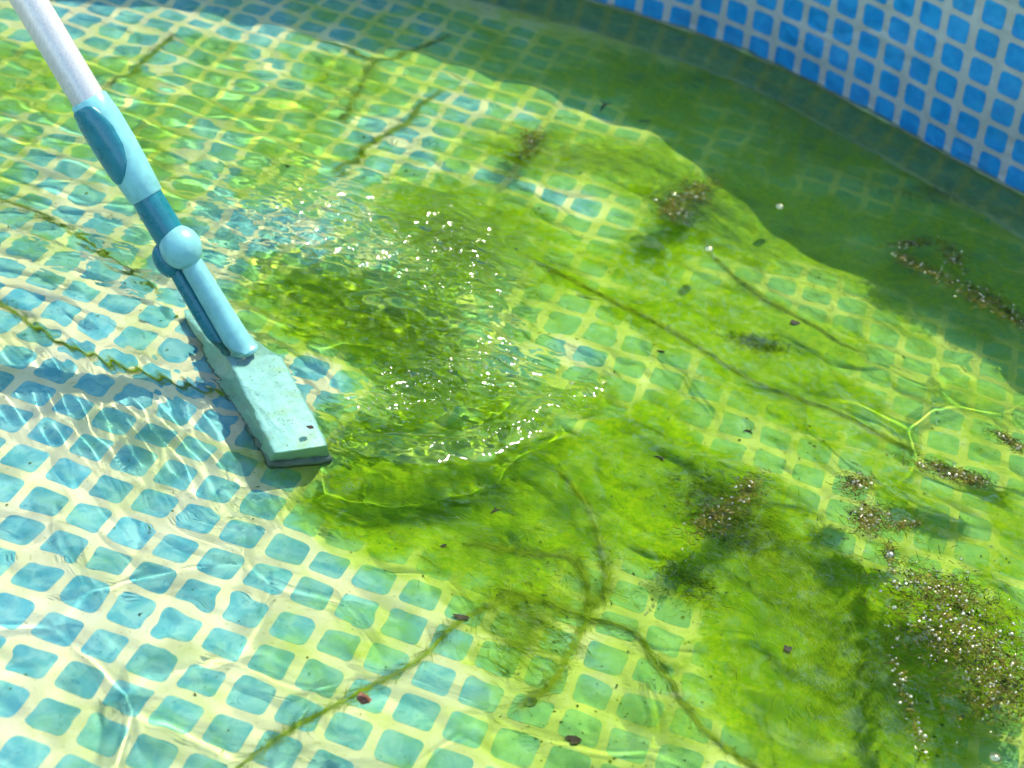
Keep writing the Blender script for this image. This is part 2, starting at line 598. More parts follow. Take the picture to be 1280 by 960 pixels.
def water_height(X, Y):
    up_left = np.clip(gauss_ell(X, Y, 260, 130, 420, 190, 0), 0, 1)
    choppy = chop_mask(X, Y)
    streak = gauss_ell(X, Y, 160, 460, 200, 50, 20)
    calm = 1 - np.clip(up_left * .8 + choppy, 0, 1)
    h = sines(X, Y, 14, .06, .16, .040, 3)
    h += sines(X, Y, 12, .025, .05, .020, 5) * (.5 + .5 * calm)
    net = np.clip(gauss_ell(X, Y, 170, 760, 420, 260, 0) + .9 * gauss_ell(X, Y, 840, 850, 190, 150, 0) + gauss_ell(X, Y, 1190, 490, 170, 110, 20) + .5 * gauss_ell(X, Y, 800, 430, 150, 70, 0), .12, 1.2)
    h += net * calm * .0010 * voronoi_ridge(X, Y, .105, .0075, 4)
    d_ul = math.radians(100)
    h += up_left * sines(X, Y, 14, .025, .06, .085, 7, d_ul, .40)
    h += streak * sines(X, Y, 10, .010, .022, .10, 8, math.radians(52), .12)
    h += choppy * (sines(X, Y, 20, .014, .03, .10, 9) + sines(X, Y, 12, .03, .06, .10, 10))
    d, t = dist_poly(X, Y, CREST)
    taper = np.sin(np.pi * np.clip(t, 0, 1)) ** .6
    wob = .0015 * np.sin(t * 23) + .001 * np.sin(t * 51 + 1)
    h += taper * (.0088 * np.exp(-((d + wob) / .0135) ** 2) - .0012 * np.exp(-(d / .035) ** 2))
    d, t = dist_poly(X, Y, CREST2)
    h += np.sin(np.pi * t) ** .7 * .004 * np.exp(-(d / .010) ** 2)
    d, t = dist_poly(X, Y, CREST3)
    h += np.sin(np.pi * t) ** .7 * .0045 * np.exp(-(d / .012) ** 2)
    d, t = dist_poly(X, Y, HEAD_W)
    h += .0012 * np.exp(-(d / .02) ** 2) + .00016 * np.sin(d * 330) * np.exp(-d / .06)
    return h


def axis(lo, hi, f0, f1, fine, coarse):
    a = [np.arange(lo, f0, coarse), np.arange(f0, f1, fine), np.arange(f1, hi, coarse)]
    return np.concatenate(a)


def build_water():
    xs = np.concatenate([np.arange(-.97, -.62, .008), axis(-.62, .84, -.22, .30, .0014, .0021), np.arange(.84, 1.22, .008)])
    ys = np.concatenate([np.arange(-.82, -.42, .008), axis(-.42, .80, .05, .53, .0014, .0021), np.arange(.80, 1.20, .003)])
    X, Y = np.meshgrid(xs, ys)
    Z = water_height(X, Y)
    nx, ny = len(xs), len(ys)
    idx = np.arange(nx * ny).reshape(ny, nx)
    f = np.c_[idx[:-1, :-1].ravel(), idx[:-1, 1:].ravel(), idx[1:, 1:].ravel(), idx[1:, :-1].ravel()]
    V = np.c_[X.ravel(), Y.ravel(), Z.ravel()]
    ok = inside(V[:, :2], .004)
    f = f[ok[f].all(1)]
    used = np.unique(f)
    remap = np.full(len(V), -1); remap[used] = np.arange(len(used))
    me = np_mesh('water', V[used], remap[f])
    at = me.attributes.new('chop', 'FLOAT', 'POINT')
    dcr, tcr = dist_poly(V[used, 0], V[used, 1], CREST)
    dc3, tcr = dist_poly(V[used, 0], V[used, 1], CREST3)
    ch = np.maximum(np.maximum(np.clip(.75 * chop_mask(V[used, 0], V[used, 1]) + .5 * np.exp(-(dc3 / .03) ** 2), 0, 1), .5 * np.exp(-(dcr / .016) ** 2)), .25 * gauss_ell(V[used, 0], V[used, 1], 200, 330, 220, 70, 10))
    dh, _ = dist_poly(V[used, 0], V[used, 1], HEAD_W)
    ch = np.maximum(ch, .22 * np.exp(-(dh / .05) ** 2))
    at.data.foreach_set('value', ch.astype(np.float32))
    return me


def water_mat():
    mt, nt, out = mat_new('clear shallow water')
    g = NG(nt)
    rf = g.n('ShaderNodeBsdfRefraction'); rf.inputs['IOR'].default_value = 1.333; rf.inputs['Roughness'].default_value = 0
    rf.inputs['Color'].default_value = (.97, 1, .97, 1)
    gl = g.n('ShaderNodeBsdfGlossy'); gl.inputs['Roughness'].default_value = .07
    fr = g.n('ShaderNodeFresnel'); fr.inputs['IOR'].default_value = 1.333
    mx = g.n('ShaderNodeMixShader')
    p = g.pos()
    w = g.noise(p, 30, 2, .5, col=True)
    q = g.vmath('ADD', p, g.vmath('MULTIPLY', g.vmath('SUBTRACT', w, (.5, .5, .5)), (.02, .02, 0)))
    mp = g.n('ShaderNodeMapping'); g.nt.links.new(q, mp.inputs[0])
    mp.inputs['Rotation'].default_value = (0, 0, math.radians(-15)); mp.inputs['Scale'].default_value = (1, 1.5, 1)
    hgt = g.math('ADD', g.math('MULTIPLY', g.noise(mp.outputs[0], 105, .4, .4), .55), g.math('MULTIPLY', g.noise(mp.outputs[0], 52, 0, .5), 1.5))
    at = g.n('ShaderNodeAttribute', attribute_name='chop')
    bp = g.n('ShaderNodeBump'); bp.inputs['Distance'].default_value = .0088
    g.nt.links.new(at.outputs['Fac'], bp.inputs['Strength']); g.nt.links.new(hgt, bp.inputs['Height'])
    for nd in (rf, gl, fr): g.nt.links.new(bp.outputs[0], nd.inputs['Normal'])
    g.nt.links.new(fr.outputs[0], mx.inputs[0]); g.nt.links.new(rf.outputs[0], mx.inputs[1]); g.nt.links.new(gl.outputs[0], mx.inputs[2])
    g.nt.links.new(mx.outputs[0], out.inputs[0])
    return mt


water = tag(link_mesh('water', build_water(), water_mat(), wet=False), kind='structure')
water.cycles.is_caustics_caster = True

# ------------------------------------------------------------------ the wiper
def simple_mat(name, col, rough=.35, spec=.5, metal=0.0, grain=None, stain=False):
    mt, nt, out = mat_new(name); g = NG(nt)
    p = g.n('ShaderNodeTexCoord').outputs['Object']
    n = g.noise(p, 90, 4, .6)
    dk = tuple(c * .86 for c in col); lt = tuple(min(1, c * 1.08) for c in col)
    c = g.mix(g.ramp(n, .3, .7), dk, lt)
    sp = g.ramp(g.noise(p, 700, 2, .5), .70, .76, 0, .35)
    c = g.mix(sp, c, tuple(q * .35 for q in col))
    if stain:
        c = g.mix(g.ramp(g.noise(p, 38, 5, .65, .5), .50, .72, 0, .55), c, (.20, .34, .08))
        c = g.mix(g.ramp(g.noise(p, 420, 2, .5), .66, .70, 0, .8), c, (.06, .10, .02))
    principled(g, out, c, g.ramp(n, .3, .7, rough * .85, rough * 1.2, False), spec, metal, normal=bump(g, g.noise(p, grain or 1500, 2), .06, .0005))
    return mt


M_LIGHT = simple_mat('pale teal plastic', (.16, .40, .345), .33)
M_DARK = simple_mat('dark teal plastic', (.003, .13, .14), .28)
M_HEAD = simple_mat('pale mint plastic', (.25, .50, .43), .38, stain=True)
M_PAD = simple_mat('grey rubber pad', (.17, .23, .19), .8, .2)


def alu_mat():
    mt, nt, out = mat_new('brushed aluminium tube'); g = NG(nt)
    tc_ = g.n('ShaderNodeTexCoord').outputs['Object']
    mp = g.n('ShaderNodeMapping'); g.nt.links.new(tc_, mp.inputs[0]); mp.inputs['Scale'].default_value = (900, 900, 14)
    n = g.noise(mp.outputs[0], 1, 3, .6)
    c = g.mix(g.ramp(n, .3, .7), (.40, .37, .30), (.50, .46, .385))
    principled(g, out, c, g.ramp(n, .3, .7, .34, .44, False), .5, .3)
    return mt


M_ALU = alu_mat()
WB = under(304, 441, -.012)
WT = CAM + pix_ray(36, 0) * 1.545
AX = (WT - WB); AXL = np.linalg.norm(AX); AX /= AXL
# frame: FR faces the camera, SD points to its right
tocam = CAM - WB; FR = tocam - (tocam @ AX) * AX; FR /= np.linalg.norm(FR)
SD = np.cross(AX, FR)
if SD @ RGT < 0: SD = -SD


def axis_t(y):
    """length along the handle at picture row y"""
    lo, hi = -.2, 1.5
    for _ in range(50):
        mid = (lo + hi) / 2
        _, py_, _ = to_pix(WB + AX * AXL * mid)
        if py_[0] > y: lo = mid
        else: hi = mid
    return lo * AXL


def W(a, side, front):
    return AX * a + SD * side + FR * front


wiper = bpy.data.objects.new('pool_wiper', None)
C.objects.link(wiper)
wiper.location = WB
wiper.empty_display_size = .05
tag(wiper, 'teal plastic pool wiper on an aluminium pole, its head standing in the water', 'pool wiper')


def lathe(name, prof, mat, parent=None, off=(0, 0), seg=40, squash=1.0, caps=True):
    parent = parent or wiper
    K = len(prof); v = []
    for a, r in prof:
        for q in range(seg):
            t = 2 * math.pi * q / seg
            v.append(W(a, off[0] + r * math.cos(t), off[1] + r * squash * math.sin(t)))
    f = [[k * seg + q, k * seg + (q + 1) % seg, (k + 1) * seg + (q + 1) % seg, (k + 1) * seg + q] for k in range(K - 1) for q in range(seg)]
    if caps: f += [list(range(seg))[::-1], [(K - 1) * seg + q for q in range(seg)]]
    me = bpy.data.meshes.new(name); me.from_pydata([tuple(x) for x in v], [], f)
    bm = bmesh.new(); bm.from_mesh(me); bmesh.ops.recalc_face_normals(bm, faces=bm.faces[:]); bm.to_mesh(me); bm.free()
    o = link_mesh(name, me, mat, parent)
    md = o.modifiers.new('edge split', 'EDGE_SPLIT'); md.split_angle = math.radians(38)
    return o


tS0, tS1, tC0 = axis_t(246), axis_t(124), axis_t(285)
SLEEVE = [(tS0, .0150), (tS0 + .0012, .0158), (tS0 + .03, .0178), (tS0 + .055, .0187), (tS0 + .08, .0187), (tS1 - .012, .0176), (tS1 - .0012, .0170), (tS1, .0160), (tS1 - .0005, .0153)]
lathe('pole', [(tS1 - .02, .0150), (tS1 + .15, .0150), (tS1 + 1.0, .0150)], M_ALU, seg=48)
sleeve = lathe('grip_sleeve', SLEEVE, M_LIGHT, seg=56)
lathe('collar', [(tC0 - .012, .0143), (tC0, .0146), (tS0 - .001, .0143), (tS0 + .004, .0140)], M_DARK)


def sleeve_r(a):
    return float(np.interp(a, [q[0] for q in SLEEVE[:-1]], [q[1] for q in SLEEVE[:-1]]))


def button():
    a1, a0 = tS1 - .004, tS1 - .078
    nv, nu = 28, 18; v = []; f = []
    for i in range(nv + 1):
        t = i / nv; a = a1 + (a0 - a1) * t
        # right edge bulges, then closes in on the left edge
        right = math.radians(np.interp(t, [0, .04, .12, .35, .6, .8, .93, 1], [-18, 0, 10, 22, 20, 5, -22, -50]))
        left = math.radians(np.interp(t, [0, .04, .6, .9, 1], [-88, -104, -106, -92, -62]))
        for k in range(nu + 1):
            u = k / nu; ph = left + (right - left) * u
            e = min(1, min(u, 1 - u) / .07, min(t, 1 - t) / .03)
            r = sleeve_r(a) + .0017 * math.sqrt(max(0, 1 - (1 - e) ** 2)) - .0003
            v.append(tuple(W(a, r * math.sin(ph), r * math.cos(ph))))
    for i in range(nv):
        for k in range(nu):
            q = i * (nu + 1) + k
            f.append([q, q + 1, q + nu + 2, q + nu + 1])
    me = bpy.data.meshes.new('lock_button'); me.from_pydata(v, [], f)
    o = link_mesh('lock_button', me, M_DARK, sleeve)
    # the small round thumb dimple
    a = a1 + (a0 - a1) * .62; ring = []
    vv = []; ff = []
    for i in range(24):
        t = 2 * math.pi * i / 24
        for w_, hh in ((.0030, .0008), (.0036, .0013), (.0042, .0008)):
            aa = a + w_ * 1.5 * math.cos(t); ph = math.radians(-35) + w_ * math.sin(t) / .0187
            r = sleeve_r(aa) + hh
            vv.append(tuple(W(aa, r * math.sin(ph), r * math.cos(ph))))
    for i in range(24):
        j = (i + 1) % 24
        for k in range(2): ff.append([i * 3 + k, i * 3 + k + 1, j * 3 + k + 1, j * 3 + k])
    me = bpy.data.meshes.new('thumb_ring'); me.from_pydata(vv, [], ff)
    link_mesh('thumb_ring', me, M_DARK, o)


button()
tB = axis_t(311)
lathe('joint_ball', [(tB + .0205 * math.cos(t), max(1e-5, .0188 * math.sin(t))) for t in np.linspace(math.pi, 0, 26)], M_LIGHT, off=(.0030, .005), caps=False)
lathe('joint_fork', [(tB - .022 + .034 * k / 12, .011 * math.sqrt(max(.02, 1 - (2 * k / 12 - 1) ** 2))) for k in range(13)], M_DARK, off=(-.0145, -.006), seg=28)
tN = axis_t(338)
lathe('neck', [(-.001, .0120), (.0015, .0142), (.004, .0145), (.0065, .0128), (.012, .0124), (tN * .6, .0113), (tN, .0106), (tN + .02, .0100)], M_LIGHT, off=(.0035, .003))
lathe('neck_strut', [(.003, .0070), (.02, .0075), (tN * .55, .0082), (tN * .9, .0075), (tN + .016, .0065)], M_DARK, off=(-.0115, -.006), seg=24)


def head():
    zb, zm, zt = -DEPTH + .010, -.040, -.016
    def loc(x, y, z): return Vector(under(x, y, z)) - Vector(WB)
    top = [loc(342, 567, zt), loc(410, 556, zt), loc(353, 446, zt), loc(296, 440, zt), loc(288, 452, zt)]
    bot = [loc(336, 577, zb), loc(413, 571, zb), loc(352, 455, zb), loc(262, 378, zb), loc(226, 390, zb)]
    bm = bmesh.new()
    t_ = [bm.verts.new(p) for p in top]; b_ = [bm.verts.new(p) for p in bot]
    bm.faces.new(t_); bm.faces.new(b_[::-1])
    n = len(top)
    for i in range(n):
        bm.faces.new((t_[i], b_[i], b_[(i + 1) % n], t_[(i + 1) % n]))
    bmesh.ops.recalc_face_normals(bm, faces=bm.faces[:])
    bmesh.ops.bevel(bm, geom=bm.edges[:], offset=.0028, segments=3, affect='EDGES', profile=.6)
    me = bpy.data.meshes.new('head'); bm.to_mesh(me); bm.free()
    o = link_mesh('head', me, M_HEAD, wiper)
    md = o.modifiers.new('edge split', 'EDGE_SPLIT'); md.split_angle = math.radians(35)
    # rubber pad under the head
    bm = bmesh.new()
    c = sum((Vector(p) for p in bot), Vector()) / n
    r1 = []; r2 = []
    for i in range(n):
        p = bot[i]; q = c + (p - c) * .93
        if i < 2: q = c + (p - c) * 1.03
        r1.append(bm.verts.new((q.x, q.y, zb - WB[2] + .001))); r2.append(bm.verts.new((q.x, q.y, -DEPTH + .0008 - WB[2])))
    bm.faces.new(r1); bm.faces.new(r2[::-1])
    for i in range(n): bm.faces.new((r1[i], r2[i], r2[(i + 1) % n], r1[(i + 1) % n]))
    bmesh.ops.recalc_face_normals(bm, faces=bm.faces[:])
    bmesh.ops.bevel(bm, geom=bm.edges[:], offset=.0012, segments=2, affect='EDGES')
    me = bpy.data.meshes.new('rubber_pad'); bm.to_mesh(me); bm.free()
    link_mesh('rubber_pad', me, M_PAD, wiper)


head()


# ------------------------------------------------------------------ algae
def algae_mat(name, a, b, dark, spec=.1):
    mt, nt, out = mat_new(name); g = NG(nt)
    p = g.pos()
    geo = g.n('ShaderNodeNewGeometry')
    c = g.mix(geo.outputs['Random Per Island'], a, b)
    c = g.mix(g.ramp(g.noise(p, 70, 3, .6), .45, .65), c, dark)
    principled(g, out, c, .7, spec)
    return mt


M_FIL = algae_mat('algae filament green', (.18, .33, .004), (.32, .47, .008), (.12, .24, .003))
M_STRAND = algae_mat('algae strand pale green', (.22, .38, .008), (.40, .55, .02), (.13, .25, .004))
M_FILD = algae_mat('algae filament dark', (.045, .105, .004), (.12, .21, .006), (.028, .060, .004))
M_MAT = algae_mat('floating algae scum', (.07, .075, .006), (.17, .145, .016), (.03, .038, .004), .1)


def tubes(paths, radii, sides=3):
    """many thin tapered tubes in one mesh; paths (n,k,3)"""
    paths = np.asarray(paths); n, k, _ = paths.shape
    T = np.gradient(paths, axis=1); T /= np.linalg.norm(T, axis=2, keepdims=True) + 1e-9
    ref = np.tile([.13, .21, .97], (n, k, 1))
    A = np.cross(T, ref); A /= np.linalg.norm(A, axis=2, keepdims=True) + 1e-9
    Bv = np.cross(T, A)
    tap = np.clip(np.sin(np.linspace(.25, 2.95, k)), .15, 1)
    R = np.asarray(radii)[:, None] * tap[None]
    ring = [paths + (A * math.cos(q) + Bv * math.sin(q)) * R[..., None] for q in np.arange(sides) * 2 * math.pi / sides]
    V = np.stack(ring, 2).reshape(-1, 3)
    base = (np.arange(n)[:, None] * k + np.arange(k - 1)[None]).ravel() * sides
    F = np.concatenate([np.c_[base + q, base + (q + 1) % sides, base + sides + (q + 1) % sides, base + sides + q] for q in range(sides)])
    return V, F


def filaments(centres, length, k=6, curl=.9, flat=.35, r=(.00012, .0003), zmin=-DEPTH + .0006, drift=None):
    n = len(centres)
    th = rng.uniform(0, 2 * math.pi, n) if drift is None else drift + rng.normal(0, .3, n)
    pts = np.zeros((n, k, 3)); pts[:, 0] = centres
    L = rng.uniform(.5, 1.4, n) * length / (k - 1)
    el_ = rng.normal(0, flat, n)
    for q in range(1, k):
        th = th + rng.normal(0, curl * .5, n); el_ = el_ * .7 + rng.normal(0, flat * .6, n)
        pts[:, q] = pts[:, q - 1] + np.c_[np.cos(th) * np.cos(el_), np.sin(th) * np.cos(el_), np.sin(el_)] * L[:, None]
    pts[..., 2] = np.maximum(pts[..., 2], zmin)
    return tubes(pts, rng.uniform(r[0], r[1], n))


def cloud_pts(x, y, a, b, t, n, sd=.5):
    """random points around a drift on the floor"""
    t = math.radians(t); u = rng.normal(0, sd, n); v = rng.normal(0, sd, n)
    X = x + a * u * math.cos(t) - b * v * math.sin(t); Y = y + a * u * math.sin(t) + b * v * math.cos(t)
    P = np.array([under(p, q) for p, q in zip(X, Y)])
    return P


def merge(parts):
    V = []; F = []; o = 0
    for v, f in parts:
        V.append(v); F.append(f + o); o += len(v)
    return np.concatenate(V), np.concatenate(F)


CLUMPS = [
    (660, 186, 60, 20, -45, 900, 1, 'small dark algae clump below the shadow edge at upper centre'),
    (858, 252, 70, 40, 5, 1500, 1, 'dark algae clump left of the upper round bubble'),
    (905, 640, 100, 45, 38, 2200, 1, 'largest dark algae clump right of the murky green drift'),
    (862, 728, 60, 32, 45, 500, 1, 'dark algae clump just below the largest dark clump'),
    (470, 402, 140, 42, 16, 1400, 0, 'bright green algae cloud stirred up beside the wiper neck'),
    (565, 292, 115, 55, 14, 1500, 0, 'green algae drift behind the splashing ripples'),
    (725, 196, 120, 26, 2, 1200, 0, 'flat green algae drift above the bright tiles at top centre'),
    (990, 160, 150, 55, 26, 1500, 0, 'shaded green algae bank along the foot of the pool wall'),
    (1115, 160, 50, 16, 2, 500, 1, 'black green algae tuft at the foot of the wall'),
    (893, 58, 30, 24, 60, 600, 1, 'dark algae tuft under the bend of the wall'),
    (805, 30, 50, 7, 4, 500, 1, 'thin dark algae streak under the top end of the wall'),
    (1050, 830, 110, 80, 62, 1500, 0, 'deep green algae bank at lower right'),
    (945, 428, 60, 14, 12, 700, 1, 'narrow dark algae streak in the right half of the pool'),
    (655, 775, 60, 60, 30, 900, 0, 'loose green algae tuft where the bottom strands meet'),
    (590, 630, 260, 90, 22, 900, 0, 'broad murky green algae drift in front of the wave'),
    (1010, 330, 220, 60, 25, 1300, 0, 'pale green algae haze around the two round bubbles'),
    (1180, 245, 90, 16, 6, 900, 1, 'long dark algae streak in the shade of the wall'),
    (960, 690, 130, 60, 42, 1300, 0, 'mid green algae bank joining the dark clump to the corner'),
]
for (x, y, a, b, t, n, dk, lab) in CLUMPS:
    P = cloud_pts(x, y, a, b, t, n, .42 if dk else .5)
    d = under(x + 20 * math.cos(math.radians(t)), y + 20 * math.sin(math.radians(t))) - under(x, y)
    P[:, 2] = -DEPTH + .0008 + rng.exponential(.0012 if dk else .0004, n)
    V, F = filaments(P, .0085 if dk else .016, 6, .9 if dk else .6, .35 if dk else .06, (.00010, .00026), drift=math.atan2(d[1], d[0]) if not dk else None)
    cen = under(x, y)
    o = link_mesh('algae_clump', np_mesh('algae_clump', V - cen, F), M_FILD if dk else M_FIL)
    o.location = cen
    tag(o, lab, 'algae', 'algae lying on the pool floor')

STRANDS = [
    ([(290, 965), (380, 905), (445, 868), (520, 825), (575, 778), (640, 745)], .0014, 'thin yellow green algae strand running to the bottom edge'),
    ([(640, 742), (700, 760), (790, 795), (840, 860), (880, 915), (950, 965)], .0024, 'thick curved algae strand crossing the bright light lines at the bottom'),
    ([(700, 590), (735, 640), (752, 700), (757, 735), (735, 762)], .0019, 'hook shaped algae strand right of the murky drift'),
    ([(600, 680), (660, 690), (715, 702), (735, 740), (728, 790), (690, 850), (655, 878)], .0018, 'looping algae strand that ends in a dark lump'),
    ([(-10, 372), (60, 420), (130, 450), (210, 475), (300, 500)], .0020, 'green algae strand at the left edge ending under the wiper head'),
    ([(-10, 245), (60, 275), (120, 310), (195, 362)], .0015, 'faint algae strand left of the wiper grip'),
    ([(548, 115), (524, 134), (510, 152), (491, 165), (458, 183), (447, 199), (419, 216)], .0019, 'wavy dark algae strand over the lit tiles at the top'),
    ([(212, 48), (195, 65), (165, 92), (138, 104)], .0017, 'short algae strand right of the aluminium pole'),
    ([(365, 42), (430, 60), (470, 76), (520, 62), (560, 45)], .0020, 'dark algae strand along the shadow edge at the top'),
    ([(470, 78), (455, 105), (440, 130), (430, 150)], .0014, 'short branch hanging from the top shadow edge strand'),
    ([(893, 322), (920, 352), (950, 372), (1000, 398), (1068, 438)], .0020, 'dark algae strand below the lower round bubble'),
    ([(672, 330), (760, 372), (850, 420), (950, 480), (1050, 520), (1140, 562)], .0024, 'long algae strand slanting across the right half'),
]
for pts, r, lab in STRANDS:
    r *= .72
    path = np.array(smooth_pts([under(*p) for p in pts], 14)); n = len(path)
    cen = path[n // 2].copy()
    paths = []; rad = []
    for q in range(7):
        off = np.cumsum(rng.normal(0, 1, (n, 2)), 0); off = off - off.mean(0); off *= r * .8 / (off.std() + 1e-9)
        p2 = path.copy(); p2[:, :2] += off
        p2[:, 2] += .0012 + abs(rng.normal(0, r * .5))
        paths.append(p2); rad.append(r * rng.uniform(.06, .16))
    V1, F1 = tubes(np.array(paths), rad, 4)
    m_ = int(n * 17)
    ci = rng.integers(0, n, m_)
    cp = path[ci] + np.c_[rng.normal(0, 1, (m_, 2)) * (r * (.3 + .75 * np.abs(np.sin(ci * .21 + r * 9000))))[:, None], abs(rng.normal(0, r * .5, m_)) + .0004]
    tg = np.gradient(path, axis=0); V2, F2 = filaments(cp, .016, 6, .35, .06, (.00006, .00016), drift=np.arctan2(tg[ci, 1], tg[ci, 0]) + math.pi * (rng.uniform(0, 1, m_) < .5))
    V, F = merge([(V1, F1), (V2, F2)])
    o = link_mesh('algae_strand', np_mesh('algae_strand', V - cen, F), M_STRAND)
    o.location = cen
    tag(o, lab, 'algae', 'strands of algae in the water')

# specks of dirt and broken algae all over the floor
def specks(n):
    x = rng.uniform(-20, 1300, n * 3); y = rng.uniform(-10, 970, n * 3)
    w = .12 + .9 * (x > 620) * (y > 150) + .5 * (y < 420) + .5 * ((x > 430) & (y > 420) & (y < 760))
    k = rng.uniform(0, 1.6, n * 3) < w
    P = np.array([under(a, b) for a, b in zip(x[k][:n], y[k][:n])])
    P = P[inside(P[:, :2], -.02)]
    m_ = len(P); V = []; F = []
    s_ = np.exp(rng.normal(math.log(.00055), .55, m_)); th = rng.uniform(0, 6.28, m_); asp = rng.uniform(.3, 1, m_)
    V = np.zeros((m_, 5, 3))
    for q in range(5):
        a = th * 0 + q * 2 * math.pi / 5; rr = s_ * rng.uniform(.6, 1.3, m_)
        dx, dy = rr * np.cos(a), rr * asp * np.sin(a)
        V[:, q, 0] = P[:, 0] + dx * np.cos(th) - dy * np.sin(th); V[:, q, 1] = P[:, 1] + dx * np.sin(th) + dy * np.cos(th)
        V[:, q, 2] = -DEPTH + .0009 + rng.uniform(0, .0006, m_)
    me = bpy.data.meshes.new('dirt_specks')
    me.from_pydata(V.reshape(-1, 3).tolist(), [], [[5 * i + q for q in range(5)] for i in range(m_)])
    return me


tag(link_mesh('dirt_specks', specks(6500), M_FILD, smooth=False), 'tiny dark specks of dirt scattered on the pool floor', 'dirt', kind='stuff')


# floating scum with bubbles in it
def bubble_mat():
    mt, nt, out = mat_new('air bubble'); g = NG(nt)
    tr = g.n('ShaderNodeBsdfTransparent'); tr.inputs[0].default_value = (.93, .96, .90, 1)
    gl = g.n('ShaderNodeBsdfGlossy'); gl.inputs['Roughness'].default_value = .09; gl.inputs['Color'].default_value = (1, .82, .45, 1)
    lw = g.n('ShaderNodeLayerWeight'); lw.inputs[0].default_value = .45
    mx = g.n('ShaderNodeMixShader')
    g.nt.links.new(g.ramp(lw.outputs['Facing'], 0, 1, .34, .8), mx.inputs[0])
    g.nt.links.new(tr.outputs[0], mx.inputs[1]); g.nt.links.new(gl.outputs[0], mx.inputs[2])
    g.nt.links.new(mx.outputs[0], out.inputs[0])
    return mt


M_BUB = bubble_mat()
_bm = bmesh.new(); bmesh.ops.create_icosphere(_bm, subdivisions=2, radius=1)
ICO_V = np.array([v.co for v in _bm.verts]); ICO_F = np.array([[v.index for v in f.verts] for f in _bm.faces]); _bm.free()


def bubbles_mesh(P, R):
    V = (ICO_V[None] * R[:, None, None] * np.array([1, 1, .8]) + P[:, None, :]).reshape(-1, 3)
    F = (ICO_F[None] + (np.arange(len(P)) * len(ICO_V))[:, None, None]).reshape(-1, 3)
    return V, F


def surf_pts(ells, n, sd=.5):
    w = np.array([e[2] * e[3] for e in ells], float); w /= w.sum()
    out = []
    for e, c in zip(ells, (w * n).astype(int) + 1):
        x, y, a, b, t = e; t = math.radians(t); u = rng.normal(0, sd, c); v = rng.normal(0, sd, c)
        X = x + a * u * math.cos(t) - b * v * math.sin(t); Y = y + a * u * math.sin(t) + b * v * math.cos(t)
        out += [above(p, q) for p, q in zip(X, Y)]
    P = np.array(out)
    P = P[inside(P[:, :2], -.012)]
    P[:, 2] = water_height(P[:, 0], P[:, 1])
    return P


MATS = [
    ([(1145, 304, 40, 8, -4), (1190, 322, 26, 14, 50), (1130, 322, 16, 10, 40), (1160, 338, 40, 8, 25)], 420, 90, 'ring shaped algae scum glittering in the shade of the wall'),
    ([(1230, 372, 60, 14, 26), (1270, 398, 30, 10, 30)], 380, 80, 'long glittering algae scum at the right edge below the ring'),
    ([(1185, 588, 50, 9, 16), (1215, 600, 30, 6, 10)], 300, 50, 'narrow algae scum floating over pale tiles on the right'),
    ([(1085, 650, 26, 20, 20), (1070, 606, 22, 16, 0), (1125, 657, 26, 7, -8), (1112, 690, 9, 14, 0)], 460, 100, 'branching algae scum in the middle of the right half'),
    ([(1200, 790, 110, 62, 38), (1175, 735, 90, 22, 14), (1255, 860, 50, 60, 60)], 1500, 420, 'large brown algae scum full of bubbles at the lower right'),
    ([(1128, 860, 10, 60, -18), (1150, 925, 8, 40, -12)], 60, 45, 'thin trail of bubbles left of the large brown scum'),
    ([(868, 240, 40, 18, -25), (838, 262, 22, 16, 0)], 360, 50, 'dark algae scum with fine bubbles near the upper bubble'),
    ([(935, 612, 34, 20, -40), (890, 650, 40, 20, -30)], 300, 45, 'fine bubbly scum floating on the largest dark clump'),
    ([(1262, 552, 30, 6, 32)], 120, 26, 'small dark scum touching the right edge'),
    ([(662, 178, 20, 20, -50)], 120, 14, 'tiny algae scum near the shadow edge at the top'),
]
for ells, nf, nb, lab in MATS:
    P = surf_pts(ells, nf * 2, .46); P[:, 2] += rng.uniform(-.0012, .0006, len(P))
    cen = P.mean(0); cen[2] = 0
    V, F = filaments(P, .010, 6, 1.2, .12, (.00014, .0004), zmin=-.01)
    # ragged flakes among the threads
    m_ = len(P); fl = np.zeros((m_, 4, 3)); th = rng.uniform(0, 6.28, m_); s_ = np.exp(rng.normal(math.log(.0008), .45, m_))
    for q in range(4):
        a = th + q * math.pi / 2 + rng.normal(0, .3, m_); rr = s_ * rng.uniform(.5, 1.3, m_)
        fl[:, q] = P + np.c_[rr * np.cos(a), rr * np.sin(a) * .8, rng.normal(0, .0005, m_)]
    V, F = merge([(V, F), (fl.reshape(-1, 3), np.arange(m_ * 4).reshape(-1, 4))])
    mat_o = link_mesh('algae_scum', np_mesh('algae_scum', V - cen, F), M_MAT)
    mat_o.location = cen
    tag(mat_o, lab, 'algae scum', 'algae scum floating on the water')
    B = surf_pts(ells, nb, .46)
    Rb = np.exp(rng.normal(math.log(.0010), .42, len(B))).clip(.0005, .0030)
    B[:, 2] += Rb * .2
    Vb, Fb = bubbles_mesh(B - cen, Rb)
    bo = link_mesh('bubble_froth', np_mesh('bubble_froth', Vb, Fb), M_BUB, mat_o)
    bo['kind'] = 'stuff'

# froth thrown up behind the head
P = surf_pts([(560, 470, 90, 30, -18), (480, 500, 40, 20, 0), (700, 492, 50, 8, -30), (600, 548, 90, 8, -6), (560, 310, 60, 60, 40), (530, 245, 50, 10, 8)], 420)
Rb = np.exp(rng.normal(math.log(.00065), .4, len(P))).clip(.0004, .0026); P[:, 2] += Rb * .2
tag(link_mesh('splash_froth', np_mesh('splash_froth', *bubbles_mesh(P, Rb)), M_BUB), 'fine air bubbles in the ripples beside the wiper', 'froth', kind='stuff')

